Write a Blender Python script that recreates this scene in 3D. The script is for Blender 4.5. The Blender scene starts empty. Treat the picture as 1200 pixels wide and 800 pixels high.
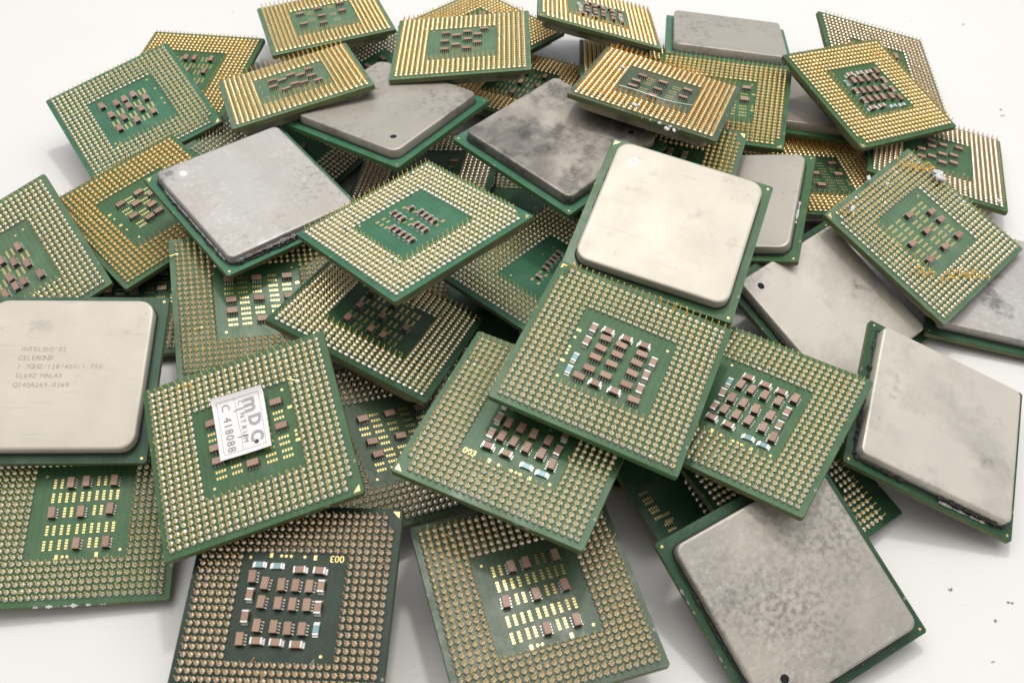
import bpy, math, random
import numpy as np
from mathutils import Matrix, Vector

SC = bpy.context.scene
COL = SC.collection
MM = 0.001                      # everything is modelled in millimetres and built in metres
random.seed(4)
RNG = np.random.default_rng(7)

# ------------------------------------------------------------------ camera
CAM_H, PITCH = 163.0, 48.0
cam_data = bpy.data.cameras.new('camera')
cam = bpy.data.objects.new('camera', cam_data)
COL.objects.link(cam)
cam.location = (0, 0, CAM_H * MM)
cam.rotation_euler = (math.radians(90 - PITCH), 0, 0)
cam_data.sensor_width = 36.0
cam_data.lens = 1150 / 1200 * 36.0
cam_data.clip_start = 0.01
cam_data.clip_end = 20
cam_data.dof.use_dof = True
cam_data.dof.focus_distance = 0.215
cam_data.dof.aperture_fstop = 45
SC.camera = cam

# ------------------------------------------------------------------ light: white light box round the table, large soft lamp above and behind
world = bpy.data.worlds.new("World")
SC.world = world
world.use_nodes = True
bg = world.node_tree.nodes['Background']
wn, wl = world.node_tree.nodes, world.node_tree.links
# a pale room: brightest overhead, a little brighter to the right, warmer and dimmer on the near side
wt = wn.new('ShaderNodeTexCoord')
ws = wn.new('ShaderNodeSeparateXYZ')
wl.new(wt.outputs['Generated'], ws.inputs[0])
def wmath(op, x, y):
    m = wn.new('ShaderNodeMath'); m.operation = op
    for i, v in enumerate((x, y)):
        if hasattr(v, 'links'): wl.new(v, m.inputs[i])
        else: m.inputs[i].default_value = v
    return m.outputs[0]
lev = wmath('MULTIPLY_ADD', ws.outputs[2], 0.34)
lev.node.inputs[2].default_value = 0.30
lev1 = wmath('MULTIPLY_ADD', ws.outputs[0], 0.16)
wl.new(lev, lev1.node.inputs[2])
lev2 = wmath('MULTIPLY_ADD', ws.outputs[1], 0.14)
wl.new(lev1, lev2.node.inputs[2])
wl.new(lev2, bg.inputs[1])
wr = wn.new('ShaderNodeValToRGB')
wr.color_ramp.elements[0].position = 0.1; wr.color_ramp.elements[0].color = (1.0, 0.90, 0.82, 1)
wr.color_ramp.elements[1].position = 0.7; wr.color_ramp.elements[1].color = (0.90, 0.95, 1.0, 1)
wl.new(wmath('MULTIPLY_ADD', ws.outputs[1], 0.5), wr.inputs[0])
wr.inputs[0].links[0].from_node.inputs[2].default_value = 0.5
wl.new(wr.outputs[0], bg.inputs[0])

def area(name, loc, target, size, power, color, sy=None):
    d = bpy.data.lights.new(name, 'AREA')
    d.shape = 'RECTANGLE'
    d.size = size
    d.size_y = sy or size
    d.energy = power
    d.color = color
    o = bpy.data.objects.new(name, d)
    COL.objects.link(o)
    o.location = loc
    o.rotation_euler = (Vector(target) - Vector(loc)).to_track_quat('-Z', 'Y').to_euler()
    return o

area('ceiling_softbox', (0.02, 0.28, 0.64), (0.02, 0.22, 0), 0.85, 2.75, (1.0, 0.975, 0.93), 0.5)
area('glint_lamp', (0.04, 0.36, 0.62), (0, 0.16, 0), 0.05, 0.95, (1.0, 0.96, 0.89))  # small lamp added for glints on the solder domes

SC.view_settings.view_transform = 'Standard'
SC.view_settings.look = 'None'
SC.view_settings.exposure = 0.10
SC.view_settings.gamma = 1.0
SC.cycles.max_bounces = 8
SC.cycles.caustics_reflective = False

# ------------------------------------------------------------------ materials
def mat(name, color, rough=0.5, metal=0.0, coat=0.0, spec=None):
    m = bpy.data.materials.new(name)
    m.use_nodes = True
    p = m.node_tree.nodes['Principled BSDF']
    p.inputs['Base Color'].default_value = (*color, 1)
    p.inputs['Roughness'].default_value = rough
    p.inputs['Metallic'].default_value = metal
    p.inputs['Coat Weight'].default_value = coat
    if spec is not None:
        p.inputs['Specular IOR Level'].default_value = spec
    return m

def nodes(m):
    return m.node_tree.nodes, m.node_tree.links, m.node_tree.nodes['Principled BSDF']

def noise(n, l, co, scale, detail=4, rough=0.6, offset=None):
    t = n.new('ShaderNodeTexNoise')
    t.inputs['Scale'].default_value = scale
    t.inputs['Detail'].default_value = detail
    t.inputs['Roughness'].default_value = rough
    if offset is not None:
        mp = n.new('ShaderNodeMapping')
        mp.inputs['Location'].default_value = offset
        l.new(co, mp.inputs['Vector'])
        co = mp.outputs[0]
    l.new(co, t.inputs['Vector'])
    return t.outputs['Fac']

def ramp(n, l, fac, stops):
    r = n.new('ShaderNodeValToRGB')
    e = r.color_ramp.elements
    while len(e) < len(stops):
        e.new(0.5)
    for i, (p, c) in enumerate(stops):
        e[i].position = p
        e[i].color = (*c, 1) if not isinstance(c, float) else (c, c, c, 1)
    l.new(fac, r.inputs[0])
    return r.outputs[0]

def mix(n, l, fac, a, b):
    x = n.new('ShaderNodeMix')
    x.data_type = 'RGBA'
    for s, v in ((x.inputs[0], fac), (x.inputs[6], a), (x.inputs[7], b)):
        if hasattr(v, 'links'):
            l.new(v, s)
        elif isinstance(v, (int, float)):
            s.default_value = v
        else:
            s.default_value = (*v, 1)
    return x.outputs[2]

def bump(n, l, p, h, strength, dist):
    b = n.new('ShaderNodeBump')
    b.inputs['Strength'].default_value = strength
    b.inputs['Distance'].default_value = dist
    l.new(h, b.inputs['Height'])
    l.new(b.outputs[0], p.inputs['Normal'])

def objco(n):
    return n.new('ShaderNodeTexCoord').outputs['Object']

def board_material(name, col, haze=0.12):
    m = mat(name, col, 0.33, spec=0.4)
    n, l, p = nodes(m)
    co = objco(n)
    a = noise(n, l, co, 190, 3)
    c = mix(n, l, ramp(n, l, a, [(0.35, 0.0), (0.7, 1.0)]), tuple(x * 0.86 for x in col), tuple(min(1, x * 1.14) for x in col))
    d = noise(n, l, co, 75, 8, 0.75, (3, 1, 0))
    c = mix(n, l, ramp(n, l, d, [(0.52, 0.0), (0.8, haze * 3)]), c, (0.30, 0.33, 0.28))
    # tiny vias and specks of dust
    v = n.new('ShaderNodeTexVoronoi'); v.inputs['Scale'].default_value = 520
    l.new(co, v.inputs['Vector'])
    sp = n.new('ShaderNodeSeparateColor'); l.new(v.outputs['Color'], sp.inputs[0])
    mu = n.new('ShaderNodeMath'); mu.operation = 'MULTIPLY'
    l.new(ramp(n, l, sp.outputs[0], [(0.90, 0.0), (0.91, 0.75)]), mu.inputs[0])
    l.new(ramp(n, l, v.outputs['Distance'], [(0.10, 1.0), (0.2, 0.0)]), mu.inputs[1])
    c = mix(n, l, mu.outputs[0], c, (0.36, 0.38, 0.27))
    # faint copper tracks under the mask
    w = n.new('ShaderNodeTexWave'); w.inputs['Scale'].default_value = 260; w.inputs['Distortion'].default_value = 2.5
    w.inputs['Detail'].default_value = 0; w.inputs['Detail Scale'].default_value = 0.6
    l.new(co, w.inputs['Vector'])
    c = mix(n, l, ramp(n, l, w.outputs['Fac'], [(0.45, 0.0), (0.75, 0.22)]), c, tuple(x * 1.45 for x in col))
    l.new(c, p.inputs['Base Color'])
    r = ramp(n, l, noise(n, l, co, 120, 6), [(0.3, 0.26), (0.75, 0.5)])
    l.new(r, p.inputs['Roughness'])
    bump(n, l, p, noise(n, l, co, 900, 2), 0.12, 0.0001)
    return m

GREENS = dict(
    mid=board_material('solder_mask_green', (0.050, 0.128, 0.050)),
    teal=board_material('solder_mask_teal_green', (0.050, 0.165, 0.092)),
    pale=board_material('solder_mask_pale_green', (0.105, 0.190, 0.105), 0.18),
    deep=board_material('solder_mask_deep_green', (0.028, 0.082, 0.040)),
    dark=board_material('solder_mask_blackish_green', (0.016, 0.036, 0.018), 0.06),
    dusty=board_material('solder_mask_dusty_green', (0.060, 0.098, 0.056), 0.4))

def edge_material():
    m = mat('board_edge_resin', (0.2, 0.2, 0.08), 0.55)
    n, l, p = nodes(m)
    co = objco(n)
    f = noise(n, l, co, 160, 6, 0.7)
    c = ramp(n, l, f, [(0.3, (0.055, 0.10, 0.035)), (0.55, (0.12, 0.14, 0.05)), (0.8, (0.20, 0.155, 0.07))])
    l.new(c, p.inputs['Base Color'])
    return m
M_EDGE = edge_material()
M_EDGE_GREEN = mat('board_edge_green', (0.075, 0.16, 0.055), 0.5)

def solder_material(name, c1, c2, rough):
    m = mat(name, c1, rough, 1.0)
    n, l, p = nodes(m)
    co = objco(n)
    f = noise(n, l, co, 420, 2)
    l.new(ramp(n, l, f, [(0.35, c1), (0.65, c2)]), p.inputs['Base Color'])
    g = noise(n, l, co, 70, 3, 0.5, (9, 9, 9))
    l.new(ramp(n, l, g, [(0.3, rough * 0.8), (0.75, rough * 1.5)]), p.inputs['Roughness'])
    return m
SOLDER = dict(
    bright=solder_material('bright_solder', (1.0, 0.98, 0.92), (1.0, 0.96, 0.84), 0.15),
    tan=solder_material('tan_solder', (0.92, 0.85, 0.74), (0.92, 0.83, 0.68), 0.15),
    gilt=solder_material('gilt_solder', (1.0, 0.87, 0.58), (1.0, 0.82, 0.48), 0.25),
    grey=solder_material('grey_solder', (0.94, 0.92, 0.87), (0.94, 0.89, 0.78), 0.17))
PIN_GOLD = dict(
    pale=solder_material('pale_gold_pin', (0.95, 0.77, 0.30), (0.92, 0.70, 0.22), 0.36),
    rich=solder_material('rich_gold_pin', (0.98, 0.69, 0.25), (0.92, 0.60, 0.18), 0.44),
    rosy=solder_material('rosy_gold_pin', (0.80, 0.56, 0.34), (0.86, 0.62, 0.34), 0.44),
    orange=solder_material('orange_gold_pin', (0.98, 0.58, 0.14), (0.90, 0.48, 0.09), 0.46))

M_PAD = mat('gold_pad', (0.88, 0.70, 0.30), 0.36, 0.8)
M_TIN = mat('tinned_end', (0.74, 0.73, 0.70), 0.38, 0.85)
def ceramic():
    m = mat('ceramic_brown', (0.36, 0.22, 0.16), 0.5)
    n, l, p = nodes(m)
    i = n.new('ShaderNodeObjectInfo')
    c = ramp(n, l, i.outputs['Random'], [(0.0, (0.33, 0.195, 0.14)), (0.5, (0.42, 0.27, 0.20)), (1.0, (0.37, 0.24, 0.165))])
    l.new(c, p.inputs['Base Color'])
    return m
M_CER = ceramic()
M_CER_SHADED = mat('ceramic_brown_shaded', (0.09, 0.056, 0.042), 0.55)  # capacitor sides coloured dark to stand in for shade
M_RES = mat('blue_grey_film', (0.22, 0.36, 0.38), 0.3, 0.2)
M_HOLE = mat('hole_shade_black', (0.01, 0.01, 0.01), 0.8)  # black disc colour painting the shade inside a vent hole
M_SEAL = mat('black_sealant', (0.022, 0.024, 0.024), 0.45)
M_SILVER_SEAL = mat('silver_residue', (0.55, 0.55, 0.56), 0.4, 0.7)

def paste_material(name, col):
    m = mat(name, col, 0.7)
    n, l, p = nodes(m)
    bump(n, l, p, noise(n, l, objco(n), 1800, 4), 0.7, 0.0002)
    return m
M_PASTE = paste_material('white_paste', (0.78, 0.76, 0.76))
M_GREY_PASTE = paste_material('grey_paste', (0.085, 0.08, 0.075))

def spreader_material(name, base, rough, stains, bumpy=0.15, seed=0.0, metal=0.38):
    """nickel plated copper; stains = [(noise scale, detail, lo, hi, colour, strength, roughness-free)]"""
    m = mat(name, base, rough, metal)
    n, l, p = nodes(m)
    co = objco(n)
    f = noise(n, l, co, 110, 6, 0.6, (seed, 0, 0))
    c = ramp(n, l, f, [(0.3, tuple(x * 0.94 for x in base)), (0.7, tuple(min(1, x * 1.04) for x in base))])
    for i, (sc, de, lo, hi, col, st, *gate) in enumerate(stains):
        g = ramp(n, l, noise(n, l, co, sc, de, 0.68, (seed + 3.1 * i, 1.7 * i, 0)), [(lo, 0.0), (hi, float(st))])
        if gate:                          # fine specks only where a broader patch lies
            gs, ga, gb = gate
            w = ramp(n, l, noise(n, l, co, gs, 5, 0.6, (seed * 2, 4.4, 0)), [(ga, 0.0), (gb, 1.0)])
            mg = n.new('ShaderNodeMath'); mg.operation = 'MULTIPLY'
            l.new(g, mg.inputs[0]); l.new(w, mg.inputs[1]); g = mg.outputs[0]
        c = mix(n, l, g, c, col)
    # fine brushed lines and a few longer scratches
    for ang, sx, lo, hi, tone, st in ((0.4, 150, 0.60, 0.74, 1.2, 0.22), (1.9, 120, 0.64, 0.72, 0.55, 0.30), (-0.7, 60, 0.67, 0.74, 0.5, 0.35)):
        mp = n.new('ShaderNodeMapping'); mp.inputs['Rotation'].default_value = (0, 0, ang + seed); mp.inputs['Scale'].default_value = (sx, sx * 14, 1)
        l.new(co, mp.inputs['Vector'])
        t = n.new('ShaderNodeTexNoise'); t.inputs['Scale'].default_value = 1.0; t.inputs['Detail'].default_value = 3; t.inputs['Distortion'].default_value = 0.6
        l.new(mp.outputs[0], t.inputs['Vector'])
        c = mix(n, l, ramp(n, l, t.outputs['Fac'], [(lo, 0.0), (hi, st)]), c, tuple(min(1, x * tone) for x in base))
    # small pits and scuffs
    v = n.new('ShaderNodeTexVoronoi')
    v.inputs['Scale'].default_value = 330
    l.new(co, v.inputs['Vector'])
    pit = ramp(n, l, v.outputs['Distance'], [(0.02, 1.0), (0.075, 0.0)])
    gate = ramp(n, l, noise(n, l, co, 210, 2, 0.5, (seed, 5, 5)), [(0.50, 0.0), (0.58, 0.85)])
    mu = n.new('ShaderNodeMath'); mu.operation = 'MULTIPLY'
    l.new(pit, mu.inputs[0]); l.new(gate, mu.inputs[1])
    c = mix(n, l, mu.outputs[0], c, tuple(x * 0.35 for x in base))
    l.new(c, p.inputs['Base Color'])
    r = ramp(n, l, noise(n, l, co, 90, 5, 0.6, (seed, 2, 0)), [(0.3, max(0.05, rough - 0.08)), (0.75, rough + 0.14)])
    l.new(r, p.inputs['Roughness'])
    bump(n, l, p, noise(n, l, co, 700, 5, 0.6), bumpy, 0.0001)
    return m

GREY_STAIN = (0.10, 0.095, 0.09)
SPREAD = dict(
    cream=lambda s: spreader_material('nickel_cream', (0.60, 0.555, 0.475), 0.42, [(60, 5, 0.5, 0.75, (0.52, 0.47, 0.40), 0.5), (170, 8, 0.60, 0.70, (0.33, 0.30, 0.27), 0.4), (900, 8, 0.55, 0.68, (0.25, 0.22, 0.2), 0.6, 60, 0.6, 0.68)], 0.06, s, 0.15),
    matt=lambda s: spreader_material('nickel_matt', (0.47, 0.435, 0.38), 0.44, [(45, 6, 0.56, 0.72, (0.33, 0.30, 0.27), 0.6), (34, 9, 0.56, 0.64, (0.20, 0.18, 0.16), 0.7), (600, 8, 0.5, 0.64, (0.15, 0.13, 0.12), 0.6, 50, 0.5, 0.62)], 0.15, s),
    stained=lambda s: spreader_material('nickel_stained', (0.46, 0.415, 0.36), 0.42, [(46, 11, 0.40, 0.60, (0.15, 0.138, 0.13), 0.88), (150, 8, 0.46, 0.62, (0.06, 0.055, 0.055), 0.75), (35, 8, 0.62, 0.7, (0.50, 0.50, 0.54), 0.7)], 0.35, s),
    scuffed=lambda s: spreader_material('nickel_scuffed', (0.53, 0.49, 0.425), 0.45, [(45, 9, 0.38, 0.64, (0.36, 0.34, 0.32), 0.75), (900, 9, 0.45, 0.60, (0.13, 0.125, 0.12), 0.65, 38, 0.40, 0.60), (900, 6, 0.5, 0.65, (0.75, 0.73, 0.72), 0.4, 60, 0.4, 0.6)], 0.5, s),
    worn=lambda s: spreader_material('nickel_worn', (0.66, 0.615, 0.545), 0.46, [(60, 8, 0.48, 0.70, (0.44, 0.405, 0.35), 0.85), (520, 9, 0.48, 0.62, (0.15, 0.14, 0.13), 0.7, 52, 0.54, 0.66)], 0.3, s),
    pasted=lambda s: spreader_material('nickel_pasted', (0.47, 0.455, 0.44), 0.5, [(38, 8, 0.45, 0.65, (0.42, 0.375, 0.33), 0.8), (1000, 8, 0.5, 0.62, (0.62, 0.61, 0.61), 0.5, 60, 0.45, 0.6), (800, 8, 0.52, 0.62, (0.17, 0.16, 0.155), 0.6, 44, 0.5, 0.62), (52, 9, 0.56, 0.63, (0.14, 0.13, 0.125), 0.8), (120, 8, 0.62, 0.7, (0.62, 0.60, 0.62), 0.6)], 0.3, s),
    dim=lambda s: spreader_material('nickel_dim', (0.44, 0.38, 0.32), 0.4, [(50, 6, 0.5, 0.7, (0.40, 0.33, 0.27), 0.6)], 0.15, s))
M_SP_UNDER = spreader_material('nickel_underside', (0.42, 0.37, 0.30), 0.5, [(120, 6, 0.45, 0.6, (0.12, 0.10, 0.08), 0.7)], 0.4, 1.0)

def table_material():
    m = mat('white_tabletop', (0.80, 0.785, 0.77), 0.45, spec=0.35)
    n, l, p = nodes(m)
    co = objco(n)
    c = ramp(n, l, noise(n, l, co, 14, 5), [(0.3, (0.785, 0.775, 0.76)), (0.7, (0.82, 0.81, 0.795))])
    v = n.new('ShaderNodeTexVoronoi'); v.inputs['Scale'].default_value = 190
    v.inputs['Randomness'].default_value = 1.0
    l.new(co, v.inputs['Vector'])
    s = n.new('ShaderNodeSeparateColor'); l.new(v.outputs['Color'], s.inputs[0])
    gate = ramp(n, l, s.outputs[0], [(0.965, 0.0), (0.97, 0.6)])
    dot = ramp(n, l, v.outputs['Distance'], [(0.03, 1.0), (0.07, 0.0)])
    mu = n.new('ShaderNodeMath'); mu.operation = 'MULTIPLY'
    l.new(gate, mu.inputs[0]); l.new(dot, mu.inputs[1])
    c = mix(n, l, mu.outputs[0], c, (0.33, 0.31, 0.29))
    l.new(c, p.inputs['Base Color'])
    bump(n, l, p, noise(n, l, co, 260, 3), 0.08, 0.0002)
    return m

# ------------------------------------------------------------------ mesh building
class MB:
    def __init__(self):
        self.v, self.f, self.m, self.s = [], [], [], []
        self.n = 0
    def add(self, verts, faces, mi=0, smooth=False, mis=None):
        verts = np.asarray(verts, float)
        self.v.append(verts)
        for i, f in enumerate(faces):
            self.f.append([a + self.n for a in f])
            self.m.append(mis[i] if mis is not None else mi)
            self.s.append(smooth)
        self.n += len(verts)
    def box(self, c, size, mi=0, top_mi=None, bevel=0.0, rot=0.0):
        x, y, z = (s / 2 for s in size)
        b = bevel
        ring = lambda a, e, zz: [(-a, -e, zz), (a, -e, zz), (a, e, zz), (-a, e, zz)]
        V = ring(x, y, -z) + ring(x, y, z - b) + (ring(x - b, y - b, z) if b else [])
        F = [(3, 2, 1, 0)] + [(i, (i + 1) % 4, 4 + (i + 1) % 4, 4 + i) for i in range(4)]
        M = [mi] * 5
        if b:
            F += [(4 + i, 4 + (i + 1) % 4, 8 + (i + 1) % 4, 8 + i) for i in range(4)] + [(8, 9, 10, 11)]
            M += [mi if top_mi is None else top_mi] * 5
        else:
            F += [(4, 5, 6, 7)]
            M += [mi if top_mi is None else top_mi]
        V = np.array(V, float)
        cr, sr = math.cos(rot), math.sin(rot)
        V = np.c_[V[:, 0] * cr - V[:, 1] * sr, V[:, 0] * sr + V[:, 1] * cr, V[:, 2]] + np.array(c, float)
        self.add(V, F, mis=M)
    def mesh(self, name, mats):
        me = bpy.data.meshes.new(name)
        v = np.concatenate(self.v) * MM
        tot = np.array([len(f) for f in self.f], np.int32)
        idx = np.array([a for f in self.f for a in f], np.int32)
        return fill(me, v, idx, tot, np.array(self.m, np.int32), np.array(self.s, bool), mats)

def fill(me, v, idx, tot, mi, sm, mats):
    me.vertices.add(len(v)); me.vertices.foreach_set('co', v.astype(np.float32).ravel())
    me.loops.add(len(idx)); me.loops.foreach_set('vertex_index', idx)
    me.polygons.add(len(tot))
    st = np.concatenate([[0], np.cumsum(tot)[:-1]]).astype(np.int32)
    me.polygons.foreach_set('loop_start', st)
    me.polygons.foreach_set('loop_total', tot)
    for m in mats:
        me.materials.append(m)
    me.polygons.foreach_set('material_index', mi)
    me.polygons.foreach_set('use_smooth', sm)
    me.update(calc_edges=True)
    return me

def link(name, me, parent=None, loc=None, rot=0.0, kind=None, label=None):
    o = bpy.data.objects.new(name, me)
    COL.objects.link(o)
    if parent is not None:
        o.parent = parent
    if loc is not None:
        o.location = tuple(c * MM for c in loc)
    if rot:
        o.rotation_euler = (0, 0, rot)
    if kind:
        o['kind'] = kind
    if label:
        o['label'] = label
    return o

# one pin: a solder dome and a round gold pin standing in it
SEG = 10
PROFILE = [(0.47, 0.0), (0.525, 0.12), (0.49, 0.27), (0.38, 0.40), (0.24, 0.49), (0.13, 0.55), (0.105, 0.66), (0.105, 1.84), (0.07, 1.90)]
def pin_template():
    V = []
    for r, z in PROFILE:
        for i in range(SEG):
            a = 2 * math.pi * (i + 0.5) / SEG
            V.append((r * math.cos(a), r * math.sin(a), z))
    F, M = [], []
    for k in range(len(PROFILE) - 1):
        for i in range(SEG):
            j = (i + 1) % SEG
            F.append((k * SEG + i, k * SEG + j, (k + 1) * SEG + j, (k + 1) * SEG + i))
            M.append(0 if k < 5 else 1)
    F = np.array(F); cap = np.arange(SEG) + (len(PROFILE) - 1) * SEG
    return np.array(V), F, np.array(M, np.int32), cap
PV, PF, PM, PC = pin_template()

def pins_mesh(name, pts, lean, mats, flip=False):
    """pts n x 2, lean n x 2 (tip offset)"""
    n = len(pts)
    z = PV[:, 2]
    t = np.clip((z - 0.45) / 1.55, 0, 1)
    V = np.repeat(PV[None], n, 0)
    V[:, :, :2] += pts[:, None, :] + t[None, :, None] * lean[:, None, :]
    ln = (lean ** 2).sum(1)
    V[:, :, 2] -= (t[None] * (2.0 - np.sqrt(np.maximum(0.04, 4.0 - ln)))[:, None]) * 0.95
    if flip:
        V[:, :, 2] *= -1; V[:, :, 0] *= -1
    V = V.reshape(-1, 3) * MM
    off = (np.arange(n) * len(PV))[:, None]
    idx = np.concatenate([np.concatenate([(PF.ravel()[None] + off), (PC[None] + off)], 1)], 1)
    idx = idx.ravel().astype(np.int32)
    tot = np.tile(np.r_[np.full(len(PF), 4), SEG], n).astype(np.int32)
    mi = np.tile(np.r_[PM, 1], n).astype(np.int32)
    if flip:
        # two axis mirrors keep the winding
        pass
    return fill(bpy.data.meshes.new(name), V, idx, tot, mi, np.ones(len(tot), bool), mats)

def grid_points(corner):
    g = (np.arange(26) - 12.5) * 1.27
    out = []
    for i in range(26):
        for j in range(26):
            if 6 <= i <= 19 and 6 <= j <= 19:
                continue
            x, y = g[i], g[j]
            # the two missing pins beside the marked corner
            if corner is not None:
                cx, cy = corner
                if (x * cx > 15.5 and y * cy > 14.2):
                    continue
            out.append((x, y))
    return np.array(out)

def rounded(h, r, seg=5):
    pts = []
    for cx, cy, a0 in ((h - r, h - r, 0), (-h + r, h - r, 90), (-h + r, -h + r, 180), (h - r, -h + r, 270)):
        for i in range(seg + 1):
            a = math.radians(a0 + 90 * i / seg)
            pts.append((cx + r * math.cos(a), cy + r * math.sin(a)))
    return pts

def lathe_rings(mb, rings, mi=0, cap=True, smooth=True, flip=False):
    V = []
    n = len(rings[0][0])
    for pts, z in rings:
        V += [(x, y, z) for x, y in pts]
    F = []
    for k in range(len(rings) - 1):
        for i in range(n):
            j = (i + 1) % n
            q = (k * n + i, k * n + j, (k + 1) * n + j, (k + 1) * n + i)
            F.append(q if not flip else q[::-1])
    c = tuple((len(rings) - 1) * n + i for i in range(n))
    mb.add(V, F, mi, smooth)
    if cap:
        mb.add([V[i] for i in c], [tuple(range(n)) if not flip else tuple(range(n))[::-1]], mi, False)

def spreader_mesh(radius, z0, sgn, m, jag=0.0):
    mb = MB()
    H = 2.4
    def jr(h, r):
        p = rounded(h, r)
        if jag:
            p = [(x + random.uniform(-jag, jag), y + random.uniform(-jag, jag)) for x, y in p]
        return p
    rr = lambda d: max(0.15, radius - d)
    rings = [(jr(15.5, radius), 0.06), (rounded(15.5, radius), 0.5), (rounded(15.5, radius), H - 0.24),
             (rounded(15.42, rr(0.08)), H - 0.14), (rounded(15.25, rr(0.25)), H - 0.03), (rounded(15.0, rr(0.5)), H)]
    rings = [(p, z0 + sgn * z) for p, z in rings]
    lathe_rings(mb, rings, 0, True, True, flip=(sgn < 0))
    return mb.mesh('heat_spreader', [m])

def board_mesh(green, edge):
    mb = MB()
    def sq(h, c=0.35):
        return [(h, h - c), (h - c, h), (-h + c, h), (-h, h - c), (-h, -h + c), (-h + c, -h), (h - c, -h), (h, -h + c)]
    rings = [(sq(17.44), -1.2), (sq(17.5), -1.14)]
    lathe_rings(mb, rings, 1, False, False)
    lathe_rings(mb, [(sq(17.5), -1.14), (sq(17.5), -0.07)], 1, False, False)
    lathe_rings(mb, [(sq(17.5), -0.07), (sq(17.43), 0.0)], 0, True, False)
    p = sq(17.44)
    mb.add([(x, y, -1.2) for x, y in p], [tuple(range(8))[::-1]], 0)
    return mb.mesh('circuit_board', [green, edge])

# ---- small parts (origin on the board surface)
def block_mesh():                       # eight-terminal capacitor, long side along x
    mb = MB()
    mb.box((0, 0, 0.58), (2.1, 1.25, 0.84), 1, 0, 0.05)
    for i in range(4):
        for s in (-1, 1):
            mb.box((-0.765 + i * 0.51, s * 0.62, 0.36), (0.22, 0.08, 0.66), 2)
            mb.box((-0.765 + i * 0.51, s * 0.80, 0.05), (0.22, 0.22, 0.07), 2)
    return mb.mesh('capacitor', [M_CER, M_CER_SHADED, M_TIN])
def chip_mesh(L, Wd, H):                # two-terminal capacitor, long side along x
    mb = MB()
    mb.box((0, 0, H / 2 + 0.02), (L - 0.62, Wd - 0.04, H), 1, 0, 0.04)
    for s in (-1, 1):
        mb.box((s * (L / 2 - 0.16), 0, H / 2 + 0.02), (0.36, Wd + 0.02, H + 0.05), 2, None, 0.07)
        mb.box((s * (L / 2 + 0.12), 0, 0.08), (0.30, Wd - 0.1, 0.16), 2, None, 0.06)
    return mb.mesh('capacitor', [M_CER, M_CER_SHADED, M_TIN])
def resistor_mesh(L=1.9, Wd=1.05, H=0.42):
    mb = MB()
    mb.box((0, 0, H / 2), (L - 0.7, Wd, H), 0, 0, 0.05)
    for s in (-1, 1):
        mb.box((s * (L / 2 - 0.18), 0, H / 2), (0.4, Wd + 0.02, H + 0.06), 1, None, 0.08)
        mb.box((s * (L / 2 + 0.12), 0, 0.06), (0.28, Wd - 0.1, 0.12), 1)
    return mb.mesh('resistor', [M_RES, M_TIN])
ME_BLOCK = block_mesh()
ME_CHIP = chip_mesh(2.1, 1.2, 0.85)
ME_SMALL = chip_mesh(1.75, 0.85, 0.75)
ME_RES = resistor_mesh()
ME_TINY = resistor_mesh(1.0, 0.5, 0.25)

def text_mesh(body, size, mats, mono=None, extrude=0.012, bold=0.0, center=True):
    """letters as real thin geometry, lying in x-y, in metres"""
    V, I, T, n = [], [], [], 0
    chars = [(body, 0.0)] if mono is None else [(c, i * mono) for i, c in enumerate(body) if c != ' ']
    for c, x0 in chars:
        cu = bpy.data.curves.new('t', 'FONT')
        cu.body = c; cu.size = size; cu.extrude = extrude; cu.offset = bold
        cu.align_x = 'CENTER' if center else 'LEFT'; cu.align_y = 'CENTER'; cu.resolution_u = 3
        ob = bpy.data.objects.new('t', cu)
        COL.objects.link(ob)
        bpy.context.view_layer.update()
        me = bpy.data.meshes.new_from_object(ob.evaluated_get(bpy.context.evaluated_depsgraph_get()))
        for v in me.vertices: V.append((v.co.x + x0, v.co.y, v.co.z))
        for p in me.polygons:
            I += [a + n for a in p.vertices]; T.append(len(p.vertices))
        n = len(V)
        bpy.data.objects.remove(ob); bpy.data.curves.remove(cu); bpy.data.meshes.remove(me)
    T = np.array(T, np.int32)
    return fill(bpy.data.meshes.new('lettering'), np.array(V) * MM, np.array(I, np.int32), T, np.zeros(len(T), np.int32), np.zeros(len(T), bool), mats)

def rot2(p, deg):
    a = math.radians(deg); c, s = round(math.cos(a)), round(math.sin(a))
    return (p[0] * c - p[1] * s, p[0] * s + p[1] * c)

def lump_mesh(name, m, r, squash=0.5, seed=0):
    """an irregular crumb: a displaced low sphere"""
    rg = np.random.default_rng(seed)
    mb = MB(); nu, nv = 12, 7
    ph = rg.uniform(0, 6, 6)
    V = []
    off = rg.uniform(0.55, 1.25, (nv + 1, nu))
    for j in range(nv + 1):
        th = math.pi * j / nv
        for i in range(nu):
            a = 2 * math.pi * i / nu
            k = r * (1 + 0.28 * math.sin(2 * a + ph[0]) * math.sin(th) + 0.18 * math.sin(5 * a + ph[1] + 3 * th) + 0.0) * (off[j, i] if 0 < j < nv else 1)
            V.append((k * math.sin(th) * math.cos(a) * 1.3, k * math.sin(th) * math.sin(a), k * math.cos(th) * squash))
    F = [(j * nu + i, (j + 1) * nu + i, (j + 1) * nu + (i + 1) % nu, j * nu + (i + 1) % nu) for j in range(nv) for i in range(nu)]
    mb.add(V, F, 0, True)
    return mb.mesh(name, [m])

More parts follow.
